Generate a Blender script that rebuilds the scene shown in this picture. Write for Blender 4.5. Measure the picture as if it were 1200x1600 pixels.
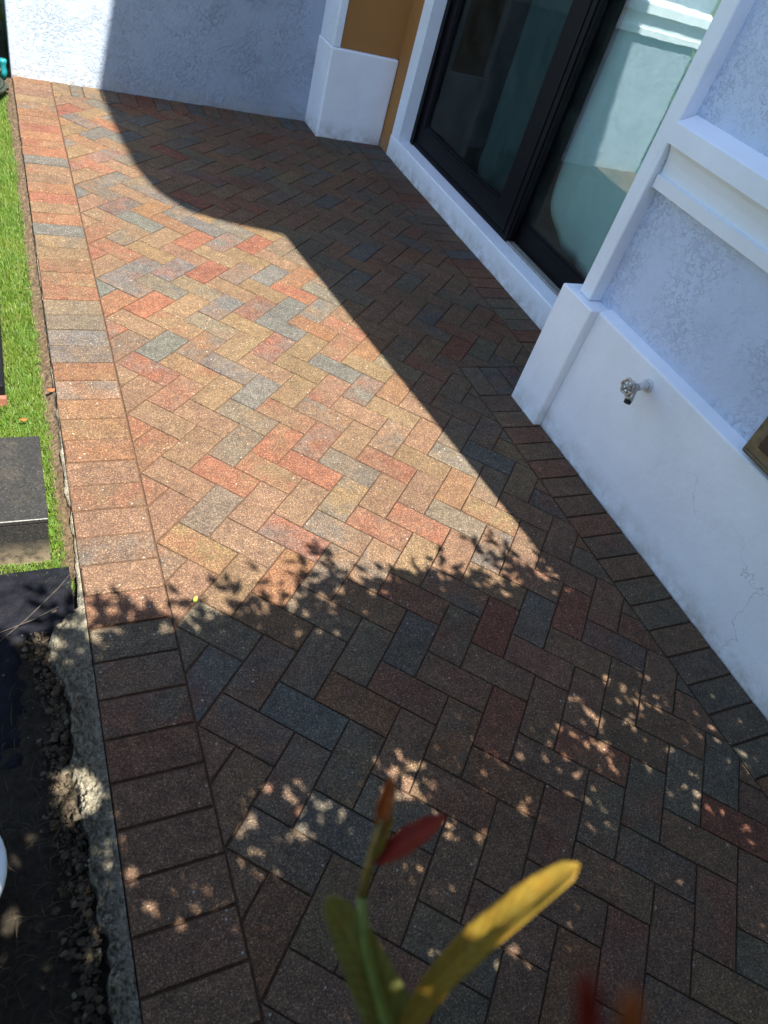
import bpy, bmesh, math, random
import numpy as np
from mathutils import Vector, Matrix

for o in list(bpy.data.objects): bpy.data.objects.remove(o)
random.seed(7); rng = np.random.default_rng(11)
scene = bpy.context.scene
C = scene.collection
R = math.radians

# ------------------------------------------------------------------ camera
CAM = Vector((-0.5627, -0.7822, 1.5456))
M3 = (Matrix.Rotation(-0.625599, 3, 'Z') @ Matrix.Rotation(0.831831, 3, 'X') @ Matrix.Rotation(0.352146, 3, 'Z'))
cd = bpy.data.cameras.new('camera'); cam = bpy.data.objects.new('camera', cd); C.objects.link(cam)
cam.matrix_world = Matrix.Translation(CAM) @ M3.to_4x4()
cd.sensor_fit = 'VERTICAL'; cd.sensor_height = 36; cd.lens = 36 * 1110.29 / 1600
cd.clip_start = 0.02; cd.clip_end = 600
cd.dof.use_dof = True; cd.dof.focus_distance = 2.4; cd.dof.aperture_fstop = 5.2
scene.camera = cam
scene.render.resolution_x = 768; scene.render.resolution_y = 1024

# ------------------------------------------------------------------ light
EL, AZ = R(60), R(19)          # sun behind the camera and to its right
SUN = Vector((math.cos(EL) * math.sin(AZ), -math.cos(EL) * math.cos(AZ), math.sin(EL)))
w = bpy.data.worlds.new('World'); scene.world = w; w.use_nodes = True
nt = w.node_tree; bg = nt.nodes['Background']
sky = nt.nodes.new('ShaderNodeTexSky'); sky.sky_type = 'NISHITA'; sky.sun_disc = False
sky.sun_elevation = EL; sky.sun_rotation = math.atan2(SUN.x, SUN.y)
nt.links.new(sky.outputs[0], bg.inputs[0]); bg.inputs[1].default_value = 0.083
ld = bpy.data.lights.new('sun', 'SUN'); ld.energy = 5.0; ld.angle = R(0.42); ld.color = (1.0, 0.945, 0.835)
so = bpy.data.objects.new('sun', ld); C.objects.link(so)
so.rotation_euler = SUN.to_track_quat('Z', 'Y').to_euler()
scene.view_settings.view_transform = 'Standard'; scene.view_settings.look = 'None'
scene.view_settings.exposure = 1.92; scene.view_settings.gamma = 1
scene.view_settings.use_curve_mapping = False

# ------------------------------------------------------------------ helpers
def project(P):
    d = M3.transposed() @ (Vector(P) - CAM)
    if d.z > -0.01: return None
    return 600 - 1110.29 * d.x / d.z, 800 + 1110.29 * d.y / d.z, -d.z

def tag(o, label, cat, group=None, kind=None):
    if label: o['label'] = label
    if cat: o['category'] = cat
    if group: o['group'] = group
    if kind: o['kind'] = kind
    return o

def mesh_obj(name, me, mat=None, parent=None, loc=None):
    o = bpy.data.objects.new(name, me); C.objects.link(o)
    if mat is not None and not me.materials: me.materials.append(mat)
    if parent is not None: o.parent = parent
    if loc is not None: o.location = loc
    return o

def pydata(name, v, f, mat=None, parent=None, smooth=False, loc=None):
    me = bpy.data.meshes.new(name); me.from_pydata([tuple(map(float, p)) for p in v], [], f); me.update()
    if smooth: me.polygons.foreach_set('use_smooth', [True] * len(me.polygons))
    return mesh_obj(name, me, mat, parent, loc)

def np_mesh(name, verts, faces, mat=None, parent=None, smooth=False):
    """verts (n,3); faces (m,k) with constant k"""
    me = bpy.data.meshes.new(name); n, k = faces.shape
    me.vertices.add(len(verts)); me.vertices.foreach_set('co', np.asarray(verts, np.float32).ravel())
    me.loops.add(n * k); me.loops.foreach_set('vertex_index', faces.astype(np.int32).ravel())
    me.polygons.add(n); me.polygons.foreach_set('loop_start', np.arange(0, n * k, k, dtype=np.int32))
    me.polygons.foreach_set('loop_total', np.full(n, k, np.int32))
    if smooth: me.polygons.foreach_set('use_smooth', np.ones(n, bool))
    me.update(calc_edges=True); me.validate()
    return mesh_obj(name, me, mat, parent)

def empty(name, loc=(0, 0, 0)):
    o = bpy.data.objects.new(name, None); C.objects.link(o); o.location = loc; o.empty_display_size = .1
    return o

def bm_box(bm, x0, x1, y0, y1, z0, z1):
    vs = [bm.verts.new((x, y, z)) for z in (z0, z1) for x, y in ((x0, y0), (x1, y0), (x1, y1), (x0, y1))]
    for f in ((3, 2, 1, 0), (4, 5, 6, 7), (0, 1, 5, 4), (1, 2, 6, 5), (2, 3, 7, 6), (3, 0, 4, 7)):
        bm.faces.new([vs[i] for i in f])

def bm_done(name, bm, mat, parent=None, bevel=0, seg=2, smooth=False):
    bmesh.ops.recalc_face_normals(bm, faces=bm.faces)
    if bevel:
        bmesh.ops.bevel(bm, geom=[e for e in bm.edges if e.is_manifold and e.calc_face_angle(0) > 0.3],
                        offset=bevel, segments=seg, affect='EDGES', profile=.5)
    me = bpy.data.meshes.new(name); bm.to_mesh(me); bm.free()
    if smooth:
        me.polygons.foreach_set('use_smooth', [True] * len(me.polygons))
    return mesh_obj(name, me, mat, parent)

def box(name, b, mat, parent=None, bevel=0.0, seg=2):
    bm = bmesh.new(); bm_box(bm, *b); return bm_done(name, bm, mat, parent, bevel, seg)

def prism(name, prof, axis, a, b, mat, parent=None, bevel=0):
    """prof: 2d outline; axis 'y': prof=(x,z) extruded along y; axis 'x': prof=(y,z) along x; 'z': (x,y) along z"""
    def P(p, t):
        return {'y': (p[0], t, p[1]), 'x': (t, p[0], p[1]), 'z': (p[0], p[1], t)}[axis]
    bm = bmesh.new(); n = len(prof)
    A = [bm.verts.new(P(p, a)) for p in prof]; B = [bm.verts.new(P(p, b)) for p in prof]
    for i in range(n): bm.faces.new((A[i], A[(i + 1) % n], B[(i + 1) % n], B[i]))
    bm.faces.new(A); bm.faces.new(list(reversed(B)))
    return bm_done(name, bm, mat, parent, bevel)

def tube_mesh(bm, pts, rads, seg=8, cap=True):
    pts = [Vector(p) for p in pts]; rings = []
    up = Vector((0.31, 0.2, 0.93))
    for i, p in enumerate(pts):
        t = (pts[min(i + 1, len(pts) - 1)] - pts[max(i - 1, 0)]).normalized()
        a = t.cross(up)
        if a.length < 1e-3: a = t.cross(Vector((1, 0, 0)))
        a.normalize(); b = t.cross(a)
        r = rads[i] if hasattr(rads, '__len__') else rads
        rings.append([bm.verts.new(p + a * r * math.cos(2 * math.pi * k / seg) + b * r * math.sin(2 * math.pi * k / seg)) for k in range(seg)])
    for i in range(len(rings) - 1):
        for k in range(seg):
            bm.faces.new((rings[i][k], rings[i][(k + 1) % seg], rings[i + 1][(k + 1) % seg], rings[i + 1][k]))
    if cap:
        bm.faces.new(rings[0]); bm.faces.new(list(reversed(rings[-1])))

def lathe(name, prof, mat, parent=None, seg=24, mw=None, smooth=True):
    v = []; f = []; n = len(prof)
    for k in range(seg):
        a = 2 * math.pi * k / seg
        for r, z in prof: v.append((r * math.cos(a), r * math.sin(a), z))
    for k in range(seg):
        for i in range(n - 1):
            f.append((k * n + i, ((k + 1) % seg) * n + i, ((k + 1) % seg) * n + i + 1, k * n + i + 1))
    if mw is not None: v = [mw @ Vector(p) for p in v]
    o = pydata(name, v, f, mat, parent, smooth)
    return o

# ------------------------------------------------------------------ materials
class N:
    def __init__(s, name):
        s.m = bpy.data.materials.new(name); s.m.use_nodes = True; s.t = s.m.node_tree
        s.b = s.t.nodes['Principled BSDF']; s.out = s.t.nodes['Material Output']
        s.b.inputs['Specular IOR Level'].default_value = 0.3
    def n(s, typ, **kw):
        x = s.t.nodes.new('ShaderNode' + typ)
        for k, v in kw.items(): setattr(x, k, v)
        return x
    def l(s, a, b): s.t.links.new(a, b)
    def set(s, node, **kw):
        for k, v in kw.items():
            i = node.inputs[k.replace('_', ' ')]
            if hasattr(v, 'is_output') or isinstance(v, bpy.types.NodeSocket): s.l(v, i)
            else: i.default_value = v
        return node
    def coord(s, which='Object'): return s.n('TexCoord').outputs[which]
    def pos(s): return s.n('NewGeometry').outputs['Position']
    def noise(s, vec, scale, detail=3, rough=.55, out='Fac', dist=0):
        x = s.n('TexNoise'); s.l(vec, x.inputs['Vector'])
        s.set(x, Scale=scale, Detail=detail, Roughness=rough, Distortion=dist); return x.outputs[out]
    def vor(s, vec, scale, out='Distance', feat='F1'):
        x = s.n('TexVoronoi', feature=feat); s.l(vec, x.inputs['Vector']); s.set(x, Scale=scale); return x.outputs[out]
    def mapr(s, v, a, b, c=0., d=1.):
        x = s.n('MapRange'); s.l(v, x.inputs[0])
        for i, q in enumerate((a, b, c, d)): x.inputs[i + 1].default_value = q
        return x.outputs[0]
    def math(s, op, a, b=None):
        x = s.n('Math', operation=op)
        for i, q in enumerate((a, b)):
            if q is None: continue
            if isinstance(q, (int, float)): x.inputs[i].default_value = q
            else: s.l(q, x.inputs[i])
        return x.outputs[0]
    def mix(s, f, a, b, mode='MIX'):
        x = s.n('Mix', data_type='RGBA', blend_type=mode)
        for i, q in ((0, f), (6, a), (7, b)):
            if isinstance(q, (int, float)): x.inputs[i].default_value = q
            elif isinstance(q, tuple): x.inputs[i].default_value = (*q, 1) if len(q) == 3 else q
            else: s.l(q, x.inputs[i])
        return x.outputs[2]
    def ramp(s, v, stops, interp='LINEAR'):
        x = s.n('ValToRGB'); s.l(v, x.inputs[0]); e = x.color_ramp; e.interpolation = interp
        while len(e.elements) < len(stops): e.elements.new(0.5)
        for el, (p, c) in zip(e.elements, stops): el.position = p; el.color = (*c, 1)
        return x.outputs[0]
    def vadd(s, a, b):
        x = s.n('VectorMath', operation='ADD'); s.l(a, x.inputs[0]); s.l(b, x.inputs[1]); return x.outputs[0]
    def bump(s, h, strength=.5, dist=.002, prev=None):
        x = s.n('Bump'); s.l(h, x.inputs['Height']); s.set(x, Strength=strength, Distance=dist)
        if prev is not None: s.l(prev, x.inputs['Normal'])
        return x.outputs[0]
    def base(s, c): 
        if isinstance(c, tuple): s.b.inputs['Base Color'].default_value = (*c, 1)
        else: s.l(c, s.b.inputs['Base Color'])
    def rough(s, v):
        if isinstance(v, (int, float)): s.b.inputs['Roughness'].default_value = v
        else: s.l(v, s.b.inputs['Roughness'])
    def normal(s, n): s.l(n, s.b.inputs['Normal'])

TONE = {'r': (0.1302, 0.0577, 0.0385), 'o': (0.1302, 0.0712, 0.0417), 't': (0.1167, 0.0802, 0.0497), 'p': (0.118, 0.074, 0.0505), 'g': (0.0783, 0.075, 0.0697), 'k': (0.0962, 0.0788, 0.0593), 'y': (0.1217, 0.0831, 0.0463)}

def paver_material(name, from_attr=False):
    m = N(name)
    if from_attr:
        at = m.n('Attribute', attribute_name='tone'); tone = at.outputs['Color']; rnd = at.outputs['Alpha']
        vec = m.coord('Object')
    else:
        oi = m.n('ObjectInfo'); tone = oi.outputs['Color']; rnd = oi.outputs['Random']; vec = m.coord('Object')
    off = m.n('CombineXYZ'); r37 = m.math('MULTIPLY', rnd, 37.); m.l(r37, off.inputs[0]); m.l(m.math('MULTIPLY', rnd, 91.), off.inputs[1]); m.l(r37, off.inputs[2])
    v = m.vadd(vec, off.outputs[0])
    second = m.ramp(m.math('FRACT', m.math('MULTIPLY', rnd, 7.31)), [(0, TONE['t']), (.3, TONE['p']), (.55, TONE['g']), (.78, TONE['r'])], 'CONSTANT')
    msk = m.mapr(m.noise(v, 9, 3, .6), .40, .66, 0, .70)
    use = m.math('GREATER_THAN', m.math('FRACT', m.math('MULTIPLY', rnd, 13.7)), .2)
    c = m.mix(m.math('MULTIPLY', msk, use), tone, second)
    # soft blotches of pigment
    c = m.mix(1., c, m.ramp(m.noise(v, 28, 4, .65), [(.25, (.72, .70, .70)), (.75, (1.26, 1.26, 1.23))]), 'MULTIPLY')
    # grains of aggregate
    g1 = m.vor(v, 420, 'Color'); sep = m.n('SeparateColor'); m.l(g1, sep.inputs[0])
    c = m.mix(1., c, m.ramp(sep.outputs[0], [(0, (.62, .62, .64)), (.6, (.95, .95, .95)), (.85, (1.35, 1.32, 1.24)), (1, (2.3, 2.25, 2.05))]), 'MULTIPLY')
    vch = m.n('TexVoronoi'); m.l(v, vch.inputs['Vector']); vch.inputs['Scale'].default_value = 150
    sc = m.n('SeparateColor'); m.l(vch.outputs['Color'], sc.inputs[0])
    chip = m.math('MULTIPLY', m.math('LESS_THAN', vch.outputs['Distance'], m.mapr(sc.outputs[2], 0, 1, .10, .27)), m.math('GREATER_THAN', sc.outputs[0], .84))
    c = m.mix(m.math('MULTIPLY', chip, .62), c, m.ramp(sc.outputs[1], [(0, (.20, .17, .12)), (1, (.40, .37, .30))]))
    c = m.mix(1., c, m.ramp(m.noise(v, 240, 2, .7), [(.30, (.66, .65, .65)), (.5, (1., 1., 1.)), (.70, (1.42, 1.38, 1.28))]), 'MULTIPLY')
    vb = m.n('TexVoronoi'); m.l(v, vb.inputs['Vector']); vb.inputs['Scale'].default_value = 62
    sb = m.n('SeparateColor'); m.l(vb.outputs['Color'], sb.inputs[0])
    big = m.math('MULTIPLY', m.math('LESS_THAN', vb.outputs['Distance'], .17), m.math('GREATER_THAN', sb.outputs[1], .94))
    c = m.mix(m.math('MULTIPLY', big, .75), c, (.36, .35, .32))
    pit = m.math('MULTIPLY', m.math('LESS_THAN', vch.outputs['Distance'], .22), m.math('LESS_THAN', sc.outputs[0], .12))
    c = m.mix(m.math('MULTIPLY', pit, .7), c, (.03, .026, .022))
    # wear over the whole floor
    wp = m.pos()
    c = m.mix(1., c, m.ramp(m.noise(wp, 2.1, 4, .6), [(.3, (.82, .82, .83)), (.7, (1.12, 1.1, 1.06))]), 'MULTIPLY')
    m.base(c); m.rough(.88); m.b.inputs['Specular IOR Level'].default_value = .22
    h = m.math('ADD', m.noise(v, 330, 2, .6), m.math('MULTIPLY', sep.outputs[1], .7))
    h = m.math('SUBTRACT', h, m.math('MULTIPLY', pit, 1.2))
    n1 = m.bump(m.noise(v, 30, 3), .35, .002)
    m.normal(m.bump(h, .75, .0013, n1))
    return m.m

def plain(name, col, rough=.6, var=.12, scale=20, bump=0., bscale=200, bdist=.001, metallic=0., spec=.3):
    m = N(name); v = m.coord('Object')
    lo = tuple(c * (1 - var) for c in col); hi = tuple(min(1, c * (1 + var)) for c in col)
    m.base(m.ramp(m.noise(v, scale, 4, .6), [(.3, lo), (.7, hi)])); m.rough(rough)
    m.b.inputs['Metallic'].default_value = metallic; m.b.inputs['Specular IOR Level'].default_value = spec
    if bump: m.normal(m.bump(m.noise(v, bscale, 3), bump, bdist))
    return m.m

def stucco(name, col, amp=.0044, dirt=.0, smooth=False):
    m = N(name); v = m.pos()
    blob = m.noise(v, 52, 5, .68, dist=.3)
    ridge = m.mapr(blob, .50, .57)
    fine = m.noise(v, 140, 3, .6)
    if smooth:
        h = m.math('ADD', m.math('MULTIPLY', m.noise(v, 11, 4, .6), 1.6), m.math('MULTIPLY', fine, .2))
        sm_ = m.n('Mapping'); m.l(v, sm_.inputs[0]); sm_.inputs['Scale'].default_value = (1, 1, 5); h = m.math('ADD', h, m.math('MULTIPLY', m.noise(sm_.outputs[0], 14, 3), .5))
    else:
        patch = m.mapr(m.noise(v, 5, 4), .40, .62, .14, 1.)
        ridge = m.math('MULTIPLY', ridge, patch)
        h = m.math('ADD', m.math('MULTIPLY', ridge, .55), m.math('MULTIPLY', fine, .45))
        h = m.math('ADD', h, m.math('MULTIPLY', m.noise(v, 9, 3), .8))
    c = m.ramp(m.noise(v, 3.5, 4, .6), [(.3, tuple(q * .93 for q in col)), (.7, tuple(min(1, q * 1.04) for q in col))])
    # scuffs and splash dirt close to the floor
    sp = m.n('SeparateXYZ'); m.l(v, sp.inputs[0])
    low = m.mapr(sp.outputs[2], 0.0, .11, 1., 0.)
    gr = m.math('MULTIPLY', m.math('MULTIPLY', low, m.mapr(m.noise(v, 14, 5, .7), .36, .66)), .75)
    c = m.mix(gr, c, (.33, .29, .23))
    sv = m.n('Mapping'); m.l(v, sv.inputs[0]); sv.inputs['Scale'].default_value = (9, 9, 1.2)
    streak = m.mapr(m.noise(sv.outputs[0], 2.2, 5, .65), .6, .8, 0, .22 + dirt)
    c = m.mix(streak, c, tuple(q * .72 for q in col))
    if smooth:      # hairline cracks and rubbed patches in the paint
        dv = m.n('VectorMath', operation='ADD'); nn = m.n('TexNoise'); m.l(v, nn.inputs['Vector']); nn.inputs['Scale'].default_value = 7; nn.inputs['Detail'].default_value = 6
        sc_ = m.n('VectorMath', operation='SCALE'); m.l(nn.outputs['Color'], sc_.inputs[0]); sc_.inputs['Scale'].default_value = .35
        m.l(v, dv.inputs[0]); m.l(sc_.outputs[0], dv.inputs[1])
        ed = m.vor(dv.outputs[0], 1.7, 'Distance', 'DISTANCE_TO_EDGE')
        crack = m.math('MULTIPLY', m.mapr(ed, 0., .0045, 1., 0.), m.mapr(m.noise(v, 2.3, 2), .52, .60))
        c = m.mix(m.math('MULTIPLY', crack, .4), c, (.16, .15, .14))
        rub = m.mapr(m.noise(v, 8, 6, .75), .58, .78, 0, .28)
        c = m.mix(rub, c, (col[0] * .70, col[1] * .67, col[2] * .62))
    spv = m.vor(v, 34); spc = m.vor(v, 34, 'Color'); ss = m.n('SeparateColor'); m.l(spc, ss.inputs[0])
    spot = m.math('MULTIPLY', m.math('LESS_THAN', spv, .07), m.math('GREATER_THAN', ss.outputs[0], .93))
    c = m.mix(m.math('MULTIPLY', spot, .6), c, (.2, .19, .18))
    m.base(c); m.rough(.72); m.b.inputs['Specular IOR Level'].default_value = .25
    m.normal(m.bump(h, .8 if not smooth else .5, amp))
    return m.m

def leaf_material(name, col, col2, trans=.45, rough=.4):
    m = N(name); v = m.pos()
    oi = m.n('NewGeometry').outputs['Random Per Island']
    c = m.mix(oi, col, col2); c = m.mix(1., c, m.ramp(m.noise(v, 60, 3), [(.3, (.8, .8, .8)), (.7, (1.15, 1.15, 1.1))]), 'MULTIPLY')
    c = m.mix(m.mapr(m.noise(v, 5, 4, .65), .45, .70, 0, .5), c, (col2[0] * 1.25, col2[1] * 1.0, col2[2]))
    m.base(c); m.rough(rough); m.b.inputs['Specular IOR Level'].default_value = .4
    tr = m.n('BsdfTranslucent'); m.l(m.mix(1., c, (1.35, 1.25, .55), 'MULTIPLY'), tr.inputs[0])
    ms = m.n('MixShader'); ms.inputs[0].default_value = trans
    m.l(m.b.outputs[0], ms.inputs[1]); m.l(tr.outputs[0], ms.inputs[2]); m.l(ms.outputs[0], m.out.inputs[0])
    return m.m

M = {}
M['paver'] = paver_material('concrete_paver')
M['paver_attr'] = paver_material('concrete_paver_far', True)
def sandmat():
    m = N('joint_sand'); v = m.pos()
    m.base(m.ramp(m.noise(v, 120, 4, .7), [(.3, (.045, .024, .014)), (.7, (.11, .062, .036))])); m.rough(.95)
    m.normal(m.bump(m.noise(v, 400, 2), .8, .002)); return m.m
M['sand'] = sandmat()
M['stucco'] = stucco('painted_stucco', (.54, .63, .82))
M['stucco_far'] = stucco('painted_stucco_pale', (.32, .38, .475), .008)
M['plinth'] = stucco('smooth_painted_render', (.83, .875, .95), .0035, smooth=True)
M['trim'] = stucco('white_painted_trim', (.78, .84, .93), .0012, smooth=True)
M['brown'] = stucco('brown_painted_render', (.36, .17, .055), .003, smooth=True)
M['black_metal'] = plain('black_aluminium', (.005, .005, .007), .5, .3, 40, .2, 300, .0004, 0, .18)
M['track'] = plain('worn_aluminium_track', (.42, .41, .38), .42, .25, 60, .3, 300, .0004, .5)
M['roof'] = plain('roof_tile_clay', (.30, .15, .09), .8, .25, 6, .4, 40, .004)
M['fascia'] = plain('white_fascia', (.72, .73, .74), .6, .06)
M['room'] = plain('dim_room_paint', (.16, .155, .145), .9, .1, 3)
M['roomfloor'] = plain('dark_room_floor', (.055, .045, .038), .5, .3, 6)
def glassmat(name, tint, refl, op=.0):
    m = N(name); v = m.pos()
    gl = m.n('BsdfGlossy'); gl.inputs['Color'].default_value = (.95, 1, .98, 1); gl.inputs['Roughness'].default_value = .012
    tp = m.n('BsdfTransparent'); tp.inputs[0].default_value = (*tint, 1)
    lw = m.n('LayerWeight'); lw.inputs[0].default_value = .5
    fr = m.math('ADD', m.math('MULTIPLY', m.math('POWER', lw.outputs['Facing'], 5.), .95), .05)
    nb = m.bump(m.noise(v, 5.5, 2), .025, .01)
    m.l(nb, gl.inputs['Normal'])
    dirt = m.n('BsdfDiffuse'); dirt.inputs[0].default_value = (.45, .5, .48, 1)
    ms = m.n('MixShader'); m.l(m.math('MINIMUM', m.math('MULTIPLY', fr, refl), 1.), ms.inputs[0]); m.l(tp.outputs[0], ms.inputs[1]); m.l(gl.outputs[0], ms.inputs[2])
    m2 = m.n('MixShader'); m.l(m.mapr(m.noise(v, 7, 5, .7), .4, .8, .01, .05 + op), m2.inputs[0])
    m.l(ms.outputs[0], m2.inputs[1]); m.l(dirt.outputs[0], m2.inputs[2]); m.l(m2.outputs[0], m.out.inputs[0])
    return m.m
M['glass'] = glassmat('green_tinted_glass', (.85, .955, .945), 3.3)
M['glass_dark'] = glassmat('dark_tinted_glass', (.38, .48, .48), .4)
def curtainmat():
    m = N('curtain_cloth'); v = m.coord('Object')
    mp = m.n('Mapping'); m.l(v, mp.inputs[0]); mp.inputs['Scale'].default_value = (1, 1, 30)
    c = m.ramp(m.noise(mp.outputs[0], 20, 3), [(.3, (.58, .66, .66)), (.7, (.70, .77, .76))])
    m.base(c); m.rough(.9); m.normal(m.bump(m.noise(v, 500, 2), .3, .0006)); return m.m
M['curtain'] = curtainmat()

# ------------------------------------------------------------------ ground
def groundmat():
    m = N('soil_and_turf'); v = m.pos()
    c = m.ramp(m.noise(v, 40, 5, .7), [(.3, (.05, .036, .022)), (.7, (.13, .095, .055))])
    c2 = m.ramp(m.noise(v, 18, 5, .7), [(.3, (.045, .075, .016)), (.7, (.09, .14, .03))])
    m.base(m.mix(m.mapr(m.noise(v, .8, 3), .35, .5), c, c2)); m.rough(.95)
    m.normal(m.bump(m.noise(v, 90, 4), .8, .01)); return m.m
M['ground'] = groundmat()
g = pydata('ground', [(-260, -260, -.075), (260, -260, -.075), (260, 260, -.075), (-260, 260, -.075)], [(0, 1, 2, 3)], M['ground'])
g['kind'] = 'structure'

# ------------------------------------------------------------------ patio: bedding + individual pavers
patio = box('patio', (-.484, 1.745, -1.35, 4.205, -.072, -.006), M['sand']); patio['kind'] = 'structure'
S2 = .1 / math.sqrt(2)
def lat(a, b): return ((a + b) * S2, (b - a) * S2)
def clip(poly, nx, ny, c):            # keep nx*x+ny*y <= c
    out = []
    for i in range(len(poly)):
        p, q = poly[i], poly[(i + 1) % len(poly)]
        dp, dq = nx * p[0] + ny * p[1] - c, nx * q[0] + ny * q[1] - c
        if dp <= 0: out.append(p)
        if dp * dq < 0:
            t = dp / (dp - dq); out.append((p[0] + t * (q[0] - p[0]), p[1] + t * (q[1] - p[1])))
    return out
def area(p):
    return .5 * sum(p[i][0] * p[(i + 1) % len(p)][1] - p[(i + 1) % len(p)][0] * p[i][1] for i in range(len(p))) if len(p) > 2 else 0
def inset(p, d):
    n = len(p); out = p
    for i in range(n):
        a, b = p[i], p[(i + 1) % n]; ex, ey = b[0] - a[0], b[1] - a[1]; L = math.hypot(ex, ey)
        if L < 1e-6: continue
        nx, ny = ey / L, -ex / L         # outward for CCW
        out = clip(out, nx, ny, nx * a[0] + ny * a[1] - d)
        if len(out) < 3: return []
    return out
def clean(p, tol=.0012):
    q = []
    for a in p:
        if not q or math.hypot(a[0] - q[-1][0], a[1] - q[-1][1]) > tol: q.append(a)
    if len(q) > 1 and math.hypot(q[0][0] - q[-1][0], q[0][1] - q[-1][1]) < tol: q.pop()
    return q

GAP, CH = .0017, .0030
def paver_geo(poly, gap=GAP):
    a = clean(inset(poly, gap), .004)
    if len(a) < 3: return None
    t1 = inset(a, .0009); t2 = inset(a, CH)
    if len(t1) != len(a) or len(t2) != len(a):
        mx = sum(p[0] for p in a) / len(a); my = sum(p[1] for p in a) / len(a)
        t1, t2 = ([(mx + (x - mx) * (1 - k), my + (y - my) * (1 - k)) for x, y in a] for k in (.03, .09))
    n = len(a)
    v = [(x, y, -.058) for x, y in a] + [(x, y, -CH) for x, y in a] + [(x, y, -.0009) for x, y in t1] + [(x, y, 0) for x, y in t2]
    f = []
    for k in range(3):
        for i in range(n):
            f.append((k * n + i, k * n + (i + 1) % n, (k + 1) * n + (i + 1) % n, (k + 1) * n + i))
    f.append(tuple(3 * n + i for i in range(n)))
    return v, f

XL, XI, XW = -.287, 1.108, 1.302       # field left, near soldier inner, near wall
YR0, YR1 = 1.183, 1.383                # return course beside the pilaster
XS = 1.548                             # sill soldier inner
YP = 3.75; XP = 1.285; YF = 4.012      # plinth course, plinth left face, far course inner
def field_pieces(poly):
    q = clip(clip(clip(poly, -1, 0, -XL), 0, 1, YF), 0, -1, 1.30)
    q = clip(q, 1, 0, XS)
    if len(q) < 3: return []
    out = [q]
    # near excluded quadrant x>XI, y<YR1 ; far excluded quadrant x>XP, y>YP
    for (nx, c), (ny, d) in (((1, XI), (-1, -YR1)), ((1, XP), (1, YP))):
        nxt = []
        for p in out:
            a1 = clip(p, nx, 0, c); a2 = clip(p, 0, ny, d)
            if area(a1) > area(p) - 1e-7 or area(a2) > area(p) - 1e-7: nxt.append(p); continue
            if area(a1) >= area(a2): nxt += [a1, clip(clip(p, 0, ny, d), -nx, 0, -c)]
            else: nxt += [a2, clip(clip(p, nx, 0, c), 0, -ny, -d)]
        out = nxt
    return [p for p in out if len(p) > 2 and area(p) > 3e-4]

KNOWN = {'r': 'B-13,11 B-13,15 B-10,14 A-12,8 B-8,4 A-7,5 A-8,16 B-8,12 B-5,7 B-4,8 A-3,9 A-5,7 A-4,4 A-1,7 A-27,25 A-24,20 B-15,17 A-18,14', 't': 'B-12,12 A-14,14 A-14,10 A-13,11 B-9,11 A-11,9 B-8,8 B-7,13 B-6,14 A-8,12 A-6,14 B-6,10 A-4,12 B-3,9 A-2,10 B-2,6 B1,5 B-3,1 B-27,25 B-26,22 B-24,20 B-22,18 A-21,19 A-20,16 B-18,14 B-17,15 B-16,16', 'g': 'A-16,12 B-15,13 B-14,14 B-11,13 B-11,9 A-10,10 B-11,17 B-9,15 B-8,16 A-10,14 A-7,13 B-7,9 B-4,12 B-25,23 A-28,24 B-23,21 B-21,19 B-19,17 A-19,17 B-17,19 B-14,18 B-24,24 B-25,27', 'k': 'A-15,13 A-12,12 B-6,6 A-4,8 A-16,20', 'o': 'B-10,10 B-10,18 A-9,15 B-5,15 B-3,13 B1,9 B-2,2 A-26,22 B-18,18 A-18,18', 'p': 'B-10,6 B-9,7 A-10,6 A-9,7 B-7,5 A-8,4 B-5,11 A-7,9 A-6,10 A-5,11 B-2,10 B-1,11 B0,8 B-1,7 B-3,5 A-3,5 A-2,6 B-1,3 B0,4 A-5,3 B-4,0 A-23,21 B-20,16', 'y': 'A-6,2'}
tone_of = {k: t for t, s in KNOWN.items() for k in s.split()}
def tone_rgb(t):
    j = 1 + random.uniform(-.09, .09)
    return tuple(min(1, c * j * (1 + random.uniform(-.04, .04))) for c in TONE[t])

field = []      # (visible size, poly, tone)
for i in range(-70, 70):
    for j in range(-40, 40):
        la, lb = i + 2 * j, i - 2 * j
        for o, (x0, x1, y0, y1) in (('A', (la, la + 2, lb, lb + 1)), ('B', (la - 1, la, lb, lb + 2))):
            cx, cy = lat((x0 + x1) / 2, (y0 + y1) / 2)
            if not (-.5 < cx < 1.8 and -1.5 < cy < 4.3): continue
            poly = [lat(x0, y0), lat(x1, y0), lat(x1, y1), lat(x0, y1)]
            if area(poly) < 0: poly.reverse()
            for p in field_pieces(poly):
                t = tone_of.get(f'{o}{la},{lb}') or (random.choices('ropgkty', (14, 8, 30, 20, 10, 22, 3)) if cy > 1.6 and cx < .6 else random.choices('ropgkt', (4, 3, 48, 7, 30, 8)))[0]
                pp = [project((x, y, 0)) for x, y in p]
                vis = 0
                if all(pp):
                    inside = any(-10 < a[0] < 1210 and -10 < a[1] < 1610 for a in pp)
                    vis = abs(area([(a[0], a[1]) for a in pp])) if inside else 0
                field.append((vis, p, t))
field.sort(key=lambda q: -q[0])
cache = {}
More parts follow.
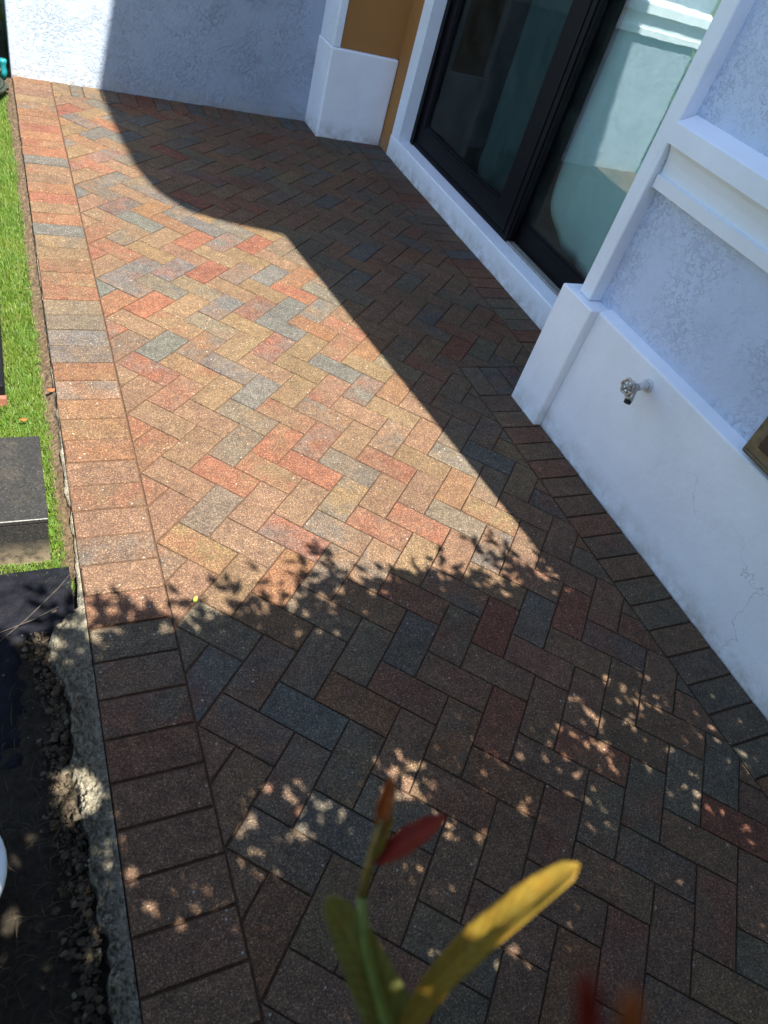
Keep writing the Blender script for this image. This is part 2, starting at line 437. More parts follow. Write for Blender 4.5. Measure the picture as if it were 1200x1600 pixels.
def add_paver(name, poly, t):
    cx = sum(p[0] for p in poly) / len(poly); cy = sum(p[1] for p in poly) / len(poly)
    loc = [(x - cx, y - cy) for x, y in poly]
    key = (name,) + tuple((round(x, 3), round(y, 3)) for x, y in loc)
    if key not in cache:
        geo = paver_geo(loc, .0032 if name == 'border_paver' else GAP)
        if geo is None: return None
        me = bpy.data.meshes.new(name); me.from_pydata(geo[0], [], geo[1]); me.update(); me.materials.append(M['paver'])
        cache[key] = me
    o = bpy.data.objects.new(name, cache[key]); C.objects.link(o); o.parent = patio
    o.location = (cx, cy, random.gauss(0, .0007)); o.rotation_euler = (random.gauss(0, .004), random.gauss(0, .004), random.gauss(0, .0022))
    o.color = (*tone_rgb(t), 1)
    return o
rest = []
cnt = 0
for vis, p, t in field:
    if vis > 0 and cnt < 300:
        if add_paver('paver', p, t): cnt += 1
    else: rest.append((p, t))
rv, rf, rc = [], [], []
for p, t in rest:
    geo = paver_geo(p)
    if geo is None: continue
    o = len(rv); dz = random.gauss(0, .0007)
    rv += [(x, y, z + dz) for x, y, z in geo[0]]; rf += [tuple(k + o for k in f) for f in geo[1]]
    col = (*tone_rgb(t), random.random()); rc += [col] * len(geo[0])
ro = pydata('paver_field', rv, rf, M['paver_attr'], patio); ro['kind'] = 'stuff'
at = ro.data.color_attributes.new('tone', 'FLOAT_COLOR', 'POINT'); at.data.foreach_set('color', np.array(rc, np.float32).ravel())

def rect(x0, x1, y0, y1): return [(x0, y0), (x1, y0), (x1, y1), (x0, y1)]
def rt(w='ropgkty', wt=(14, 8, 30, 20, 10, 22, 3)): return random.choices(w, wt)[0]
# left soldier course
def left_tone(y):
    if y < .35: return random.choices('pk', (6, 3))[0]
    if y < 1.39: return random.choices('po', (6, 1))[0]
    if y < 1.59: return 'g'
    if y < 1.79: return 'k'
    if y < 1.89: return 'r'
    if y < 2.25: return 't'
    if y < 2.36: return 'g'
    return random.choices('optkgr', (5, 4, 4, 2, 2, 2))[0]
y = .006 - 1.3
while y < 4.19:
    y1 = min(y + .1003, 4.203)
    add_paver('border_paver', rect(-.487 + random.uniform(-.002, .002), XL, y, y1), left_tone(y + .02)); y = y1
# right soldier course along the near wall
y = -.002 - 1.3
while y < 1.17:
    y1 = y + .0985 if y + .0985 < 1.1 else YR0
    y1 = min(y + .099, YR0); y1 = YR0 if YR0 - y1 < .03 else y1
    add_paver('border_paver', rect(XI, XW, y, y1), random.choices('pko', (8, 4, 1))[0]); y = y1
# return course, sill course, plinth course, far course
x = XI
while x < 1.73:
    x1 = min(x + .1, 1.743); add_paver('border_paver', rect(x, x1, YR0, YR1), random.choices('gktp', (4, 3, 2, 1))[0]); x = x1
y = YR1
while y < 3.935:
    y1 = min(y + .0993, 3.944); y1 = 3.944 if 3.944 - y1 < .03 else y1
    add_paver('border_paver', rect(XS, 1.743, y, y1), random.choices('pkgr', (5, 3, 3, 2))[0]); y = y1
x = XP
while x < XS - .01:
    x1 = min(x + .0965, XS); x1 = XS if XS - x1 < .03 else x1
    add_paver('border_paver', rect(x, x1, YP, 3.95), random.choices('pkg', (4, 3, 3))[0]); x = x1
xs = [XL, -.19, -.12, -.018, .081, .183, .284, .383, .482, .58, .68, .78, .88, .98, 1.08, 1.18, XP]
for k in range(len(xs) - 1):
    add_paver('border_paver', rect(xs[k], xs[k + 1], YF, 4.203), ['t', 'g', 't', 'g', 'r', 'r', 'g', 'p', 'g', 'k', 'p', 'g', 'k', 'p', 'g', 'g'][k])

# ------------------------------------------------------------------ house
house = empty('house', (1.5, 2.0, 0))
tag(house, 'white and grey-blue stucco house with brown recess and black sliding door', 'house')
house_inv = Vector((-1.5, -2.0, 0))
def part(o):
    o.parent = house; o.matrix_parent_inverse = Matrix.Translation(house_inv); return o
def hbox(name, b, mat, bevel=.004, seg=2): return part(box(name, b, mat, None, bevel, seg))
def sub(o, par):
    o.parent = par; o.matrix_parent_inverse = (Matrix.Translation(Vector((1.5, 2, 0))) @ Matrix.Translation(house_inv)).inverted(); return o

fw = hbox('far_wall', (-.49, 1.36, 4.203, 4.42, -.06, 3.0), M['stucco_far'], .008)
hbox('side_wall', (-.47, -.25, 4.421, 9, -.06, 3.0), M['stucco_far'], .006)
# profile of the moulded string course: (distance from wall, height)
BAND = [(-.01, .945), (.034, .945), (.036, .984), (.024, .988), (.028, 1.03), (.036, 1.06), (.046, 1.078), (.066, 1.08), (.066, 1.137), (.058, 1.142), (-.01, 1.172)]
b1 = prism('string_course', [(1.352 - d, z) for d, z in BAND], 'y', -.76, 1.047, M['trim'], None); part(b1)
b2 = prism('string_course', [(4.204 - d, z) for d, z in BAND], 'x', -.492, 1.283, M['trim'], None); part(b2)
# far pilaster with its plinth and corner trim, brown panel
hbox('pilaster_plinth', (1.285, 1.748, 3.952, 4.30, -.06, .515), M['plinth'], .012, 3)
hbox('corner_trim', (1.293, 1.343, 3.962, 4.21, .516, 2.6), M['trim'], .005)
hbox('brown_panel', (1.344, 1.752, 3.972, 4.30, .517, 2.9), M['brown'], .004)
hbox('brown_panel', (1.750, 1.95, 3.803, 4.25, -.06, 2.9), M['brown'], .003)
# white door surround
hbox('door_surround', (1.742, 1.93, 3.688, 3.802, .127, 2.3), M['trim'], .004)
hbox('door_surround', (1.742, 1.93, 1.190, 1.300, .127, 2.3), M['trim'], .004)
hbox('door_header', (1.744, 1.95, 1.19, 3.80, 2.12, 2.985), M['trim'], .004)
sill = prism('door_sill', [(1.741, -.06), (1.741, .121), (1.746, .126), (1.835, .130), (1.835, -.06)], 'y', 1.185, 3.806, M['plinth'], None, .0015); part(sill)
part(prism('sill_base', [(1.836, -.06), (1.836, .118), (2.1, .118), (2.1, -.06)], 'y', 1.185, 3.70, M['room']))
# near wall: stucco, plinth, pilaster plinth, corner trim
rake = lambda y: 2.40 + (y + .98) * 1.034
nw = prism('near_wall', [(-.75, -.06), (1.145, -.06), (1.145, 2.9), (-.49, 2.72), (-.75, 2.42)], 'x', 1.352, 1.60, M['stucco']); part(nw)
pl = prism('wall_plinth', [(1.303, -.06), (1.303, .516), (1.306, .522), (1.36, .537), (1.36, -.06)], 'y', -.78, .984, M['plinth'], None, .003); part(pl)
hbox('pilaster_plinth', (1.266, 1.42, .984, 1.180, -.06, .524), M['plinth'], .007, 3)
hbox('corner_trim', (1.298, 1.40, 1.050, 1.118, .525, 2.6), M['trim'], .006, 3)
hbox('return_wall', (1.42, 1.96, 1.02, 1.184, -.06, 2.9), M['plinth'], .004)
hbox('end_wall', (1.601, 5.0, -.75, -.55, -.06, 2.4), M['stucco'], .004)
# unseen lower roof and added upper storey; verge shaped to cast the paving's shadow edge
lr = prism('shadow_roof_lower', [(-1.05, rake(-1.05)), (.62, rake(.62)), (.62, rake(.62) - .16), (-1.05, rake(-1.05) - .16)], 'x', 1.36, 4.5, M['roof']); part(lr)
hbox('verge_wall', (1.42, 1.60, .10, 1.14, 2.905, 3.3), M['stucco'], 0)
hbox('unseen_upper_wall', (1.75, 5.2, .05, 9.0, 2.99, 5.78), M['stucco'], .01)
ur = prism('shadow_roof_upper', [(1.80, -.70), (5.6, -1.2), (5.6, 9.4), (.98, 9.4), (1.085, 1.42), (1.125, .25), (1.15, -.14), (1.20, -.36), (1.29, -.50), (1.45, -.59)], 'z', 5.80, 6.0, M['roof']); part(ur)  # unseen eave, outline follows the shadow it throws on floor and far wall
hbox('rear_mass', (1.0, 5.2, 4.45, 9.0, -.06, 2.98), M['stucco_far'], .01)
# room behind the door
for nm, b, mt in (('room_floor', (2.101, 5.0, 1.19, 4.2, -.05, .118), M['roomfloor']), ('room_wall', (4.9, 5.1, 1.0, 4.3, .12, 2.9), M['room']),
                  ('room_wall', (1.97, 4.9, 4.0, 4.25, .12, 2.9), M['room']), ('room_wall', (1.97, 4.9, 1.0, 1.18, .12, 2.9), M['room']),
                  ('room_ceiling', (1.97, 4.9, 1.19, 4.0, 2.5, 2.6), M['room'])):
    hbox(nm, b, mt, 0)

# sliding door: outer panel (left), inner panel (right)
def door_panel(name, x0, x1, y0, y1, z0, z1, wl, wr, wb, gl, xg):
    """frame of four rails; wl width at low-y stile, wr at high-y stile"""
    bm = bmesh.new()
    bm_box(bm, x0, x1, y0, y0 + wl, z0, z1); bm_box(bm, x0, x1, y1 - wr, y1, z0, z1)
    bm_box(bm, x0 + .001, x1 - .001, y0 + wl, y1 - wr, z0, z0 + wb); bm_box(bm, x0 + .001, x1 - .001, y0 + wl, y1 - wr, z1 - .09, z1)
    f = bm_done(name, bm, M['black_metal'], None, .003); part(f)
    gp = box('glass_pane', (xg, xg + .006, y0 + wl - .004, y1 - wr + .004, z0 + wb - .004, z1 - .086), gl); sub(gp, f)
    # glazing bead round the pane
    bm = bmesh.new(); t = .014; a, b, c, d = y0 + wl, y1 - wr, z0 + wb, z1 - .09
    bm_box(bm, x0 + .006, xg - .0005, a, a + t, c, d); bm_box(bm, x0 + .006, xg - .0005, b - t, b, c, d); bm_box(bm, x0 + .0065, xg - .001, a + t, b - t, c, c + t)
    sub(bm_done('glazing_bead', bm, M['black_metal'], None, .002), f)
    return f
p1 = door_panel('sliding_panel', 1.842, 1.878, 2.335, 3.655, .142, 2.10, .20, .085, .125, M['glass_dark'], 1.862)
p2 = door_panel('fixed_panel', 1.893, 1.925, 1.22, 2.50, .135, 2.10, .07, .09, .11, M['glass'], 1.906)
bm = bmesh.new(); bm_box(bm, 1.832, 1.8415, 2.35, 2.372, .15, 2.10); bm_box(bm, 1.836, 1.8415, 2.40, 2.41, .15, 2.10)
sub(bm_done('interlock_rib', bm, M['black_metal'], None, .002), p1)
bm = bmesh.new(); bm_box(bm, 1.826, 1.930, 3.656, 3.687, .131, 2.118); bm_box(bm, 1.822, 1.834, 3.64, 3.655, .131, 2.118); bm_box(bm, 1.836, 1.841, 3.625, 3.633, .131, 2.118)
part(bm_done('door_jamb', bm, M['black_metal'], None, .002))
bm = bmesh.new(); bm_box(bm, 1.8365, 1.892, 1.30, 3.655, .119, .1285)
for xx in (1.840, 1.852, 1.864, 1.878): bm_box(bm, xx, xx + .003, 1.30, 3.655, .1286, .139)
part(bm_done('door_track', bm, M['track'], None, .0008))
bm = bmesh.new(); bm_box(bm, 1.8362, 1.8415, 2.34, 3.655, .1405, .158); bm_box(bm, 1.832, 1.836, 2.34, 3.655, .1315, .149)
part(bm_done('track_cover', bm, M['black_metal'], None, .001))

# curtains in the room
def curtain(name, y0, y1, zb, ztop, x, label, corner=.35, amp=.012, seed=0):
    v = []; f = []; nu, nv = 60, 40; rr = random.Random(seed)
    ph = [rr.uniform(0, 6.28) for _ in range(4)]
    for i in range(nu + 1):
        u = i / nu; yy = y0 + (y1 - y0) * u
        lift = 0
        if corner and y1 - yy < corner:
            s = 1 - (y1 - yy) / corner; lift = .34 * (1 - math.sqrt(max(0, 1 - s * s)))
        for j in range(nv + 1):
            t = j / nv; z = zb + lift + (ztop - zb - lift) * t
            fold = amp * (math.sin(u * 19 + ph[0]) * (.5 + .5 * t) + .5 * math.sin(u * 41 + ph[1] + t * 1.3))
            flare = .05 * math.exp(-((z - zb) / .12) ** 2) * math.sin(u * 7 + ph[2])
            v.append((x + fold + flare, yy, z))
    for i in range(nu):
        for j in range(nv):
            a = i * (nv + 1) + j; f.append((a, a + nv + 1, a + nv + 2, a + 1))
    o = pydata(name, v, f, M['curtain'], None, True)
    sm = o.modifiers.new('thickness', 'SOLIDIFY'); sm.thickness = .0015
    return tag(o, label, 'curtain')
curtain('curtain', 1.19, 2.345, .215, 2.4, 1.985, 'pale sea-green curtain hanging behind the right door pane', .34, .017, 3)
curtain('curtain', 2.56, 3.17, .16, 2.4, 2.05, 'dim curtain hanging behind the dark left sliding pane', .16, .02, 5)

# ------------------------------------------------------------------ garden tap
M['tapwhite'] = plain('white_painted_brass', (.62, .64, .66), .5, .15, 90, .4, 300, .0006)
M['tapmetal'] = plain('weathered_chrome', (.40, .40, .38), .35, .35, 120, .5, 400, .0006, .7)
M['rubber'] = plain('black_rubber', (.012, .012, .012), .6)
tap = empty('garden_tap', (1.303, .631, .46)); tag(tap, 'small weathered garden tap with round handwheel on the white wall plinth', 'tap')
T = Vector((1.303, .631, .46))
def tpart(name, bm, mat, par=None):
    bm.transform(Matrix.Translation(-T)) if par is None else None
    return bm_done(name, bm, mat, par or tap, 0, smooth=True)
bm = bmesh.new(); tube_mesh(bm, [(.004, 0, 0), (-.045, -.006, -.001), (-.062, -.008, -.002)], [.0135, .0135, .012], 14)
bm_done('pipe', bm, M['tapwhite'], tap, 0, smooth=True)
bm = bmesh.new(); tube_mesh(bm, [(.003, 0, 0), (-.004, 0, 0), (-.006, 0, 0)], [.024, .024, .018], 20); bm_done('flange', bm, M['tapwhite'], tap, 0)
bm = bmesh.new(); tube_mesh(bm, [(-.052, -.007, -.002), (-.066, -.009, -.003), (-.078, -.010, -.002), (-.088, -.011, 0)], [.013, .0165, .015, .009], 14)
body = bm_done('valve_body', bm, M['tapmetal'], tap, 0, smooth=True)
bm = bmesh.new(); tube_mesh(bm, [(-.066, -.010, -.006), (-.071, -.017, -.018), (-.080, -.025, -.031), (-.086, -.030, -.039)], [.0115, .0115, .0135, .0135], 14)
sp = bm_done('spout', bm, M['tapmetal'], tap, 0, smooth=True)
bm = bmesh.new(); tube_mesh(bm, [(-.0855, -.0296, -.0383), (-.0905, -.0340, -.0450)], [.0125, .0125], 16); bm_done('hose_thread_cap', bm, M['rubber'], sp, 0)
bm = bmesh.new(); ax = Vector((-.1015, -.012, .004)); nrm = Vector((-1, -.1, .06)).normalized(); e1 = nrm.cross(Vector((0, 0, 1))).normalized(); e2 = nrm.cross(e1)
ring = [ax + (e1 * math.cos(a) + e2 * math.sin(a)) * (.0245 + .0025 * math.cos(6 * a)) for a in [k * math.pi / 18 for k in range(37)]]
tube_mesh(bm, ring, .0046, 8, False)
for k in range(3):
    a = k * math.pi / 3; d = e1 * math.cos(a) + e2 * math.sin(a); tube_mesh(bm, [ax - d * .021, ax, ax + d * .021], [.003, .0042, .003], 6)
tube_mesh(bm, [ax - nrm * .013, ax + nrm * .006], [.0055, .006], 10)
bm_done('handwheel', bm, M['tapmetal'], tap, 0, smooth=True)

# ------------------------------------------------------------------ outlet box
M['bronze'] = plain('weathered_bronze_paint', (.16, .135, .085), .45, .35, 45, .5, 120, .001, .3)
M['smoke'] = plain('dark_smoked_plastic', (.02, .022, .025), .25, .3, 30, 0, 100, .001, 0, .5)
ob = empty('outlet_box', (1.345, .165, .598)); tag(ob, 'weathered bronze outlet box with dark cover on the grey-blue wall', 'outlet box')
def oloc(b): return (b[0] - 1.345, b[1] - 1.345, b[2] - .165, b[3] - .165, b[4] - .598, b[5] - .598)
box('housing', oloc((1.300, 1.3515, .055, .210, .545, .668)), M['bronze'], ob, .012, 3)
lid = box('cover', oloc((1.284, 1.2995, .050, .215, .540, .674)), M['bronze'], ob, .007, 3)
box('window', oloc((1.277, 1.2838, .07, .175, .585, .655)), M['smoke'], lid, .003, 2)
box('hinge', oloc((1.279, 1.2838, .055, .205, .548, .556)), M['bronze'], lid, .002, 2)

# ------------------------------------------------------------------ planting strip on the left: concrete haunch, soil, fabric
def hnoise(x, y, s, seed=0.):
    from mathutils import noise
    return noise.noise(Vector((x * s + seed, y * s - seed, seed)))
from mathutils import noise as mn
def fbm(x, y, s, seed=0., oct=4):
    return mn.fractal(Vector((x * s, y * s, seed)), 1.0, 2.0, oct)
def concmat():
    m = N('rough_mortar'); v = m.pos()
    c = m.ramp(m.noise(v, 55, 9, .82), [(.3, (.06, .046, .03)), (.48, (.26, .235, .175)), (.7, (.50, .46, .36))])
    st = m.vor(v, 130); c = m.mix(m.mapr(st, .1, .35, .55, 0), c, (.46, .43, .36))
    m.base(c); m.rough(.95); h = m.math('ADD', m.noise(v, 170, 4, .7), m.math('MULTIPLY', m.vor(v, 130), -.7))
    m.normal(m.bump(h, 1., .006, m.bump(m.noise(v, 45, 6, .75), 1., .012))); return m.m
M['mortar'] = concmat()
ED = [(-1.35, -.56), (-.5, -.552), (-.4, -.546), (-.29, -.548), (-.17, -.553), (-.02, -.570), (.1, -.558), (.16, -.564), (.23, -.578), (.3, -.588), (.355, -.578), (.372, -.54), (.39, -.513), (.545, -.503), (1.0, -.504), (1.35, -.497), (2.4, -.494)]
def edge_at(y):
    for (a, xa), (b, xb) in zip(ED, ED[1:]):
        if a <= y <= b: return xa + (xb - xa) * (y - a) / (b - a)
    return ED[-1][1]
v = []; f = []; ys = np.arange(-1.35, 2.3, .003); ns = 34
for iy, yy in enumerate(ys):
    xe = edge_at(yy) + .010 + .020 * fbm(0, yy, 14, 3.3) * (1 if yy < .37 else .35)
    for k in range(ns + 1):
        s = k / ns; xx = -.4865 + (xe + .4865) * s
        wide = min(1, (-.4865 - xe) / .06)
        z = -.007 - .010 * s ** 1.5 - .05 * max(0, s - .86) / .14 + (.014 * fbm(xx, yy, 26, 1.1) + .017 * fbm(xx, yy, 80, 2.2) + .018 * fbm(xx, yy, 190, 4.2) - .016 * max(0, fbm(xx, yy, 40, 7.7))) * (.25 + .75 * s) * wide
        v.append((xx, yy, min(z, -.001)))
for iy in range(len(ys) - 1):
    for k in range(ns):
        a = iy * (ns + 1) + k; f.append((a, a + 1, a + ns + 2, a + ns + 1))
hh = pydata('mortar_edging', v, f, M['mortar'], None, True)
tag(hh, 'rough crumbling mortar haunch along the left edge of the paving', 'edging')
def soilmat():
    m = N('dark_soil'); v = m.pos()
    m.base(m.ramp(m.noise(v, 60, 6, .75), [(.3, (.008, .006, .0045)), (.7, (.035, .027, .018))])); m.rough(.95)
    m.normal(m.bump(m.noise(v, 150, 5, .7), 1., .008)); return m.m
M['soil'] = soilmat()
v = []; f = []; gx = np.arange(-1.7, -.47, .012); gy = np.arange(-1.35, .60, .012)
for yy in gy:
    for xx in gx: v.append((xx, yy, -.050 + .012 * fbm(xx, yy, 7, 5.) + .006 * fbm(xx, yy, 30, 6.)))
n = len(gx)
for j in range(len(gy) - 1):
    for i in range(n - 1): a = j * n + i; f.append((a, a + 1, a + n + 1, a + n))
rl = random.Random(3)
bmc = bmesh.new()
for k in range(1700):            # clods of soil and crumbled mortar against the haunch
    yy = rl.uniform(-1.1, .34); xx = edge_at(yy) - abs(rl.gauss(0, .022)) + .006; rr = rl.choice((.0015, .002, .002, .003, .003, .004, .005, .007))
    q0 = len(bmc.verts)
    bmesh.ops.create_icosphere(bmc, subdivisions=1, radius=rr, matrix=Matrix.Translation((xx, yy, -.042 + rl.uniform(0, .018) * (1 if xx > edge_at(yy) - .03 else .3))) @ Matrix.Diagonal((rl.uniform(.8, 1.5), rl.uniform(.8, 1.5), rl.uniform(.6, 1), 1)))
    bmc.verts.ensure_lookup_table()
    for vv in bmc.verts[q0:]: vv.co += Vector((rl.gauss(0, rr * .22), rl.gauss(0, rr * .22), rl.gauss(0, rr * .22)))
M['clod'] = plain('earth_clod', (.05, .038, .025), .95, .8, 30, .9, 160, .004)
tag(bm_done('soil_clods', bmc, M['clod']), 'crumbly soil clods heaped against the mortar haunch', 'soil', kind='stuff')
so_ = pydata('planting_bed', v, f, M['soil'], None, True); so_['kind'] = 'structure'
# weed-control sheet
M['fabric'] = plain('black_plastic_sheet', (.006, .0065, .010), .7, .5, 30, .9, 40, .006, 0, .12)
v = []; f = []; gx = np.arange(-1.1, -.505, .01); gy = np.arange(.02, .545, .01)
for yy in gy:
    for xx in gx:
        z = -.034 + .012 * fbm(xx, yy, 6, 9.) + .010 * abs(fbm(xx + yy * .6, yy, 16, 4.))
        if yy < .33: z -= .012 + max(0, (xx + .66)) * .35
        v.append((xx, yy, z))
n = len(gx)
for j in range(len(gy) - 1):
    for i in range(n - 1): a = j * n + i; f.append((a, a + 1, a + n + 1, a + n))
tag(pydata('weed_sheet', v, f, M['fabric'], None, True), 'crumpled dark blue-black plastic weed sheet beside the mortar edging', 'plastic sheet')
# pebbles and lumps (uncountable)
M['pebble'] = plain('grit_stone', (.10, .083, .058), .9, .6, 60, .6, 200, .002)
bm = bmesh.new()
for k in range(170):
    yy = random.uniform(-1.1, .42); xx = edge_at(yy) + random.gauss(-.01, .035)
    if xx > -.50: continue
    r = random.choice((.002, .002, .003, .003, .004, .006, .008))
    mt = Matrix.Translation((xx, yy, -.030 + r * .5 + (.012 if xx > edge_at(yy) else -.008))) @ Matrix.Rotation(random.uniform(0, 6), 4, Vector((random.random(), random.random(), random.random() + .1)).normalized()) @ Matrix.Diagonal((r * random.uniform(.8, 1.4), r * random.uniform(.7, 1.1), r * random.uniform(.6, 1), 1))
    q0 = len(bm.verts); bmesh.ops.create_icosphere(bm, subdivisions=1, radius=1, matrix=mt)
    bm.verts.ensure_lookup_table()
    for vv in bm.verts[q0:]: vv.co += Vector((random.gauss(0, r * .2), random.gauss(0, r * .2), random.gauss(0, r * .2)))
pb = bm_done('pebbles', bm, M['pebble'], None); tag(pb, 'loose grit and mortar crumbs along the soil', 'gravel', kind='stuff')
# dry straw
def blades(n, xr, yr, zf, lr, wr, lean, seed, keep=None, flat=False):
    r = np.random.default_rng(seed)
    x = r.uniform(*xr, n); y = r.uniform(*yr, n)
    if keep is not None: k = keep(x, y, r); x, y = x[k], y[k]; n = len(x)
    a = r.uniform(0, 2 * np.pi, n); L = r.uniform(*lr, n); W = r.uniform(*wr, n); ln = np.abs(r.normal(lean, .25, n))
    z0 = zf(x, y)
    d = np.stack([np.cos(a), np.sin(a), 0 * a], 1); s = np.stack([-np.sin(a), np.cos(a), 0 * a], 1)
    b = np.stack([x, y, z0], 1); up = np.array([0, 0, 1.])
    def at(t, wid):
        off = d * (np.sin(ln * t) * L * t)[:, None] + up * (np.cos(ln * t) * L * t)[:, None]
        return b + off - s * (W * wid)[:, None], b + off + s * (W * wid)[:, None]
    p0, q0 = at(0, .5); p1, q1 = at(.5, .42); p2, _ = at(1., 0.)
    V = np.stack([p0, q0, p1, q1, p2], 1).reshape(-1, 3); base = np.arange(n)[:, None] * 5
    F = np.concatenate([base + np.array([[0, 1, 3]]), base + np.array([[0, 3, 2]]), base + np.array([[2, 3, 4]])])
    return V, F
M['straw'] = leaf_material('dry_straw', (.075, .055, .03), (.03, .025, .014), .1, .8)
V, F = blades(2400, (-1.3, -.53), (-1.2, .2), lambda x, y: np.full(len(x), -.040), (.015, .06), (.001, .0022), 1.25, 21,
              lambda x, y, r: (x < -.56) & (r.random(len(x)) < np.where(y < -.1, 1., .35)))
tag(np_mesh('dry_straw', V, F, M['straw']), 'dry straw scattered over the dark soil bed', 'straw', kind='stuff')
# thin dead twigs over the sheet
M['twig'] = plain('dead_twig', (.06, .05, .04), .9, .3, 60)
tw = [((-.70, .30, -.01), (-.62, .36, .004), (-.54, .45, .0), (-.505, .50, -.005)), ((-.68, .345, -.012), (-.6, .36, .004), (-.545, .395, -.006))]
for k, (pts, lb) in enumerate(zip(tw, ('long thin dead twig lying across the dark plastic sheet', 'short thin dead twig lying low on the dark plastic sheet'))):
    bm = bmesh.new(); tube_mesh(bm, pts, [.0008, .0011, .0011, .0006][:len(pts)], 5); o = bm_done('dead_twig', bm, M['twig']); tag(o, lb, 'twig')

# ------------------------------------------------------------------ lawn
M['grass'] = leaf_material('lawn_grass', (.060, .150, .012), (.135, .205, .030), .35, .5)
M['grass_dry'] = leaf_material('lawn_thatch', (.24, .20, .085), (.15, .17, .045), .25, .7)
def gkeep(edge):
    def k(x, y, r):
        e = -.505 + .010 * np.sin(y * 13) + .006 * np.sin(y * 37 + 1) - np.clip((y - 1.0) * .006, 0, .02)
        e = np.where(y > 3.4, e - .01, e)
        ok = (x < e + .006 - r.exponential(.011, len(x))) & (y > .415 + .05 * r.random(len(x)) + np.where(x < -.6, .1, 0))
        ok &= ~((x > -1.0) & (x < -.548) & (y > .575) & (y < .893))
        ok &= ~((x > -.9) & (x < -.626) & (y > 1.25) & (y < 1.95))
        return ok
    return k
zf = lambda x, y: np.full(len(x), -.056)
V1, F1 = blades(115000, (-.80, -.49), (.40, 4.6), zf, (.018, .036), (.0016, .0032), .65, 1, gkeep(0))
V2, F2 = blades(60000, (-2.6, -.80), (.5, 6.0), zf, (.022, .045), (.003, .006), .55, 2, gkeep(0))
V = np.concatenate([V1, V2]); F = np.concatenate([F1, F2 + len(V1)])
tag(np_mesh('lawn', V, F, M['grass']), 'short bright green lawn beside the paving', 'lawn', kind='stuff')
V, F = blades(20000, (-.85, -.49), (.42, 4.5), zf, (.012, .03), (.0015, .003), 1.0, 3, gkeep(0))
tag(np_mesh('dry_thatch', V, F, M['grass_dry']), 'dry straw-coloured blades in the lawn', 'dry grass', kind='stuff')
# bare soil lip beside the paving
M['lip'] = plain('brown_topsoil', (.085, .058, .034), .95, .75, 90, .9, 120, .006)
v = []; f = []; gy = np.arange(.5, 4.4, .012)
for yy in gy:
    for k in range(9):
        xx = -.486 - k * .0055; v.append((xx - .002 * fbm(0, yy, 12, k), yy, -.020 - .0035 * k + .010 * fbm(xx, yy, 55, 8.)))
for j in range(len(gy) - 1):
    for k in range(8): a = j * 9 + k; f.append((a, a + 1, a + 10, a + 9))
tag(pydata('soil_strip', v, f, M['lip'], None, True), 'narrow strip of bare brown soil between lawn and paving', 'soil', kind='structure')
M['turfbase'] = plain('turf_soil', (.07, .075, .03), .95, .4, 60, .8, 120, .006)
tb = pydata('lawn_soil', [(-2.8, .38, -.058), (-.5, .38, -.058), (-.5, 6, -.058), (-2.8, 6, -.058)], [(0, 1, 2, 3)], M['turfbase']); tb['kind'] = 'structure'

# ------------------------------------------------------------------ black boxes on the lawn
def dirtyblack():
    m = N('dirty_black_plastic'); v = m.pos()
    c = m.ramp(m.noise(v, 90, 5, .7), [(.3, (.008, .008, .008)), (.7, (.026, .0255, .024))])
    d = m.mapr(m.noise(v, 9, 6, .72), .52, .75, 0, .5)
    c = m.mix(d, c, (.085, .068, .045))
    sp = m.n('SeparateXYZ'); m.l(v, sp.inputs[0]); low = m.mapr(sp.outputs[2], -.04, .045, 1., 0.)
    c = m.mix(m.math('MULTIPLY', m.math('MULTIPLY', low, m.mapr(m.noise(v, 26, 5, .7), .3, .55)), .8), c, (.24, .19, .125))
    g1 = m.vor(v, 420, 'Color'); s = m.n('SeparateColor'); m.l(g1, s.inputs[0])
    c = m.mix(m.math('MULTIPLY', m.math('GREATER_THAN', s.outputs[0], .95), .2), c, (.18, .165, .14))
    m.base(c); m.rough(.7); m.normal(m.bump(m.noise(v, 260, 3), .6, .002)); return m.m
M['dirtyblack'] = dirtyblack()
bx = empty('valve_box', (-.77, .735, -.05)); tag(bx, 'low black plastic box with sandy dirt stains on the lawn', 'plastic box')
def bpart(name, b, mat, bev): 
    return box(name, (b[0] + .77, b[1] + .77, b[2] - .735, b[3] - .735, b[4] + .05, b[5] + .05), mat, bx, bev)
bpart('body', (-.99, -.551, .578, .890, -.05, .106), M['dirtyblack'], .004)
bpart('lid', (-.993, -.548, .575, .893, .107, .123), M['dirtyblack'], .003)
M['salt'] = plain('scuffed_white_edge', (.26, .26, .25), .8, .6, 150)
bpart('lid_edge', (-.990, -.549, .5742, .5762, .1212, .1234), M['salt'], .0008)
b2 = empty('edging_board', (-.76, 1.6, -.05)); tag(b2, 'long black plastic board at the left edge of the lawn', 'board')
box('board', (-.12, .129, -.345, .345, 0, .075), M['black_metal'], b2, .005)
box('end_cap', (-.05, .133, -.362, -.3455, 0, .04), plain('rust_brown_clay', (.20, .08, .05), .8, .3, 50), b2, .004)

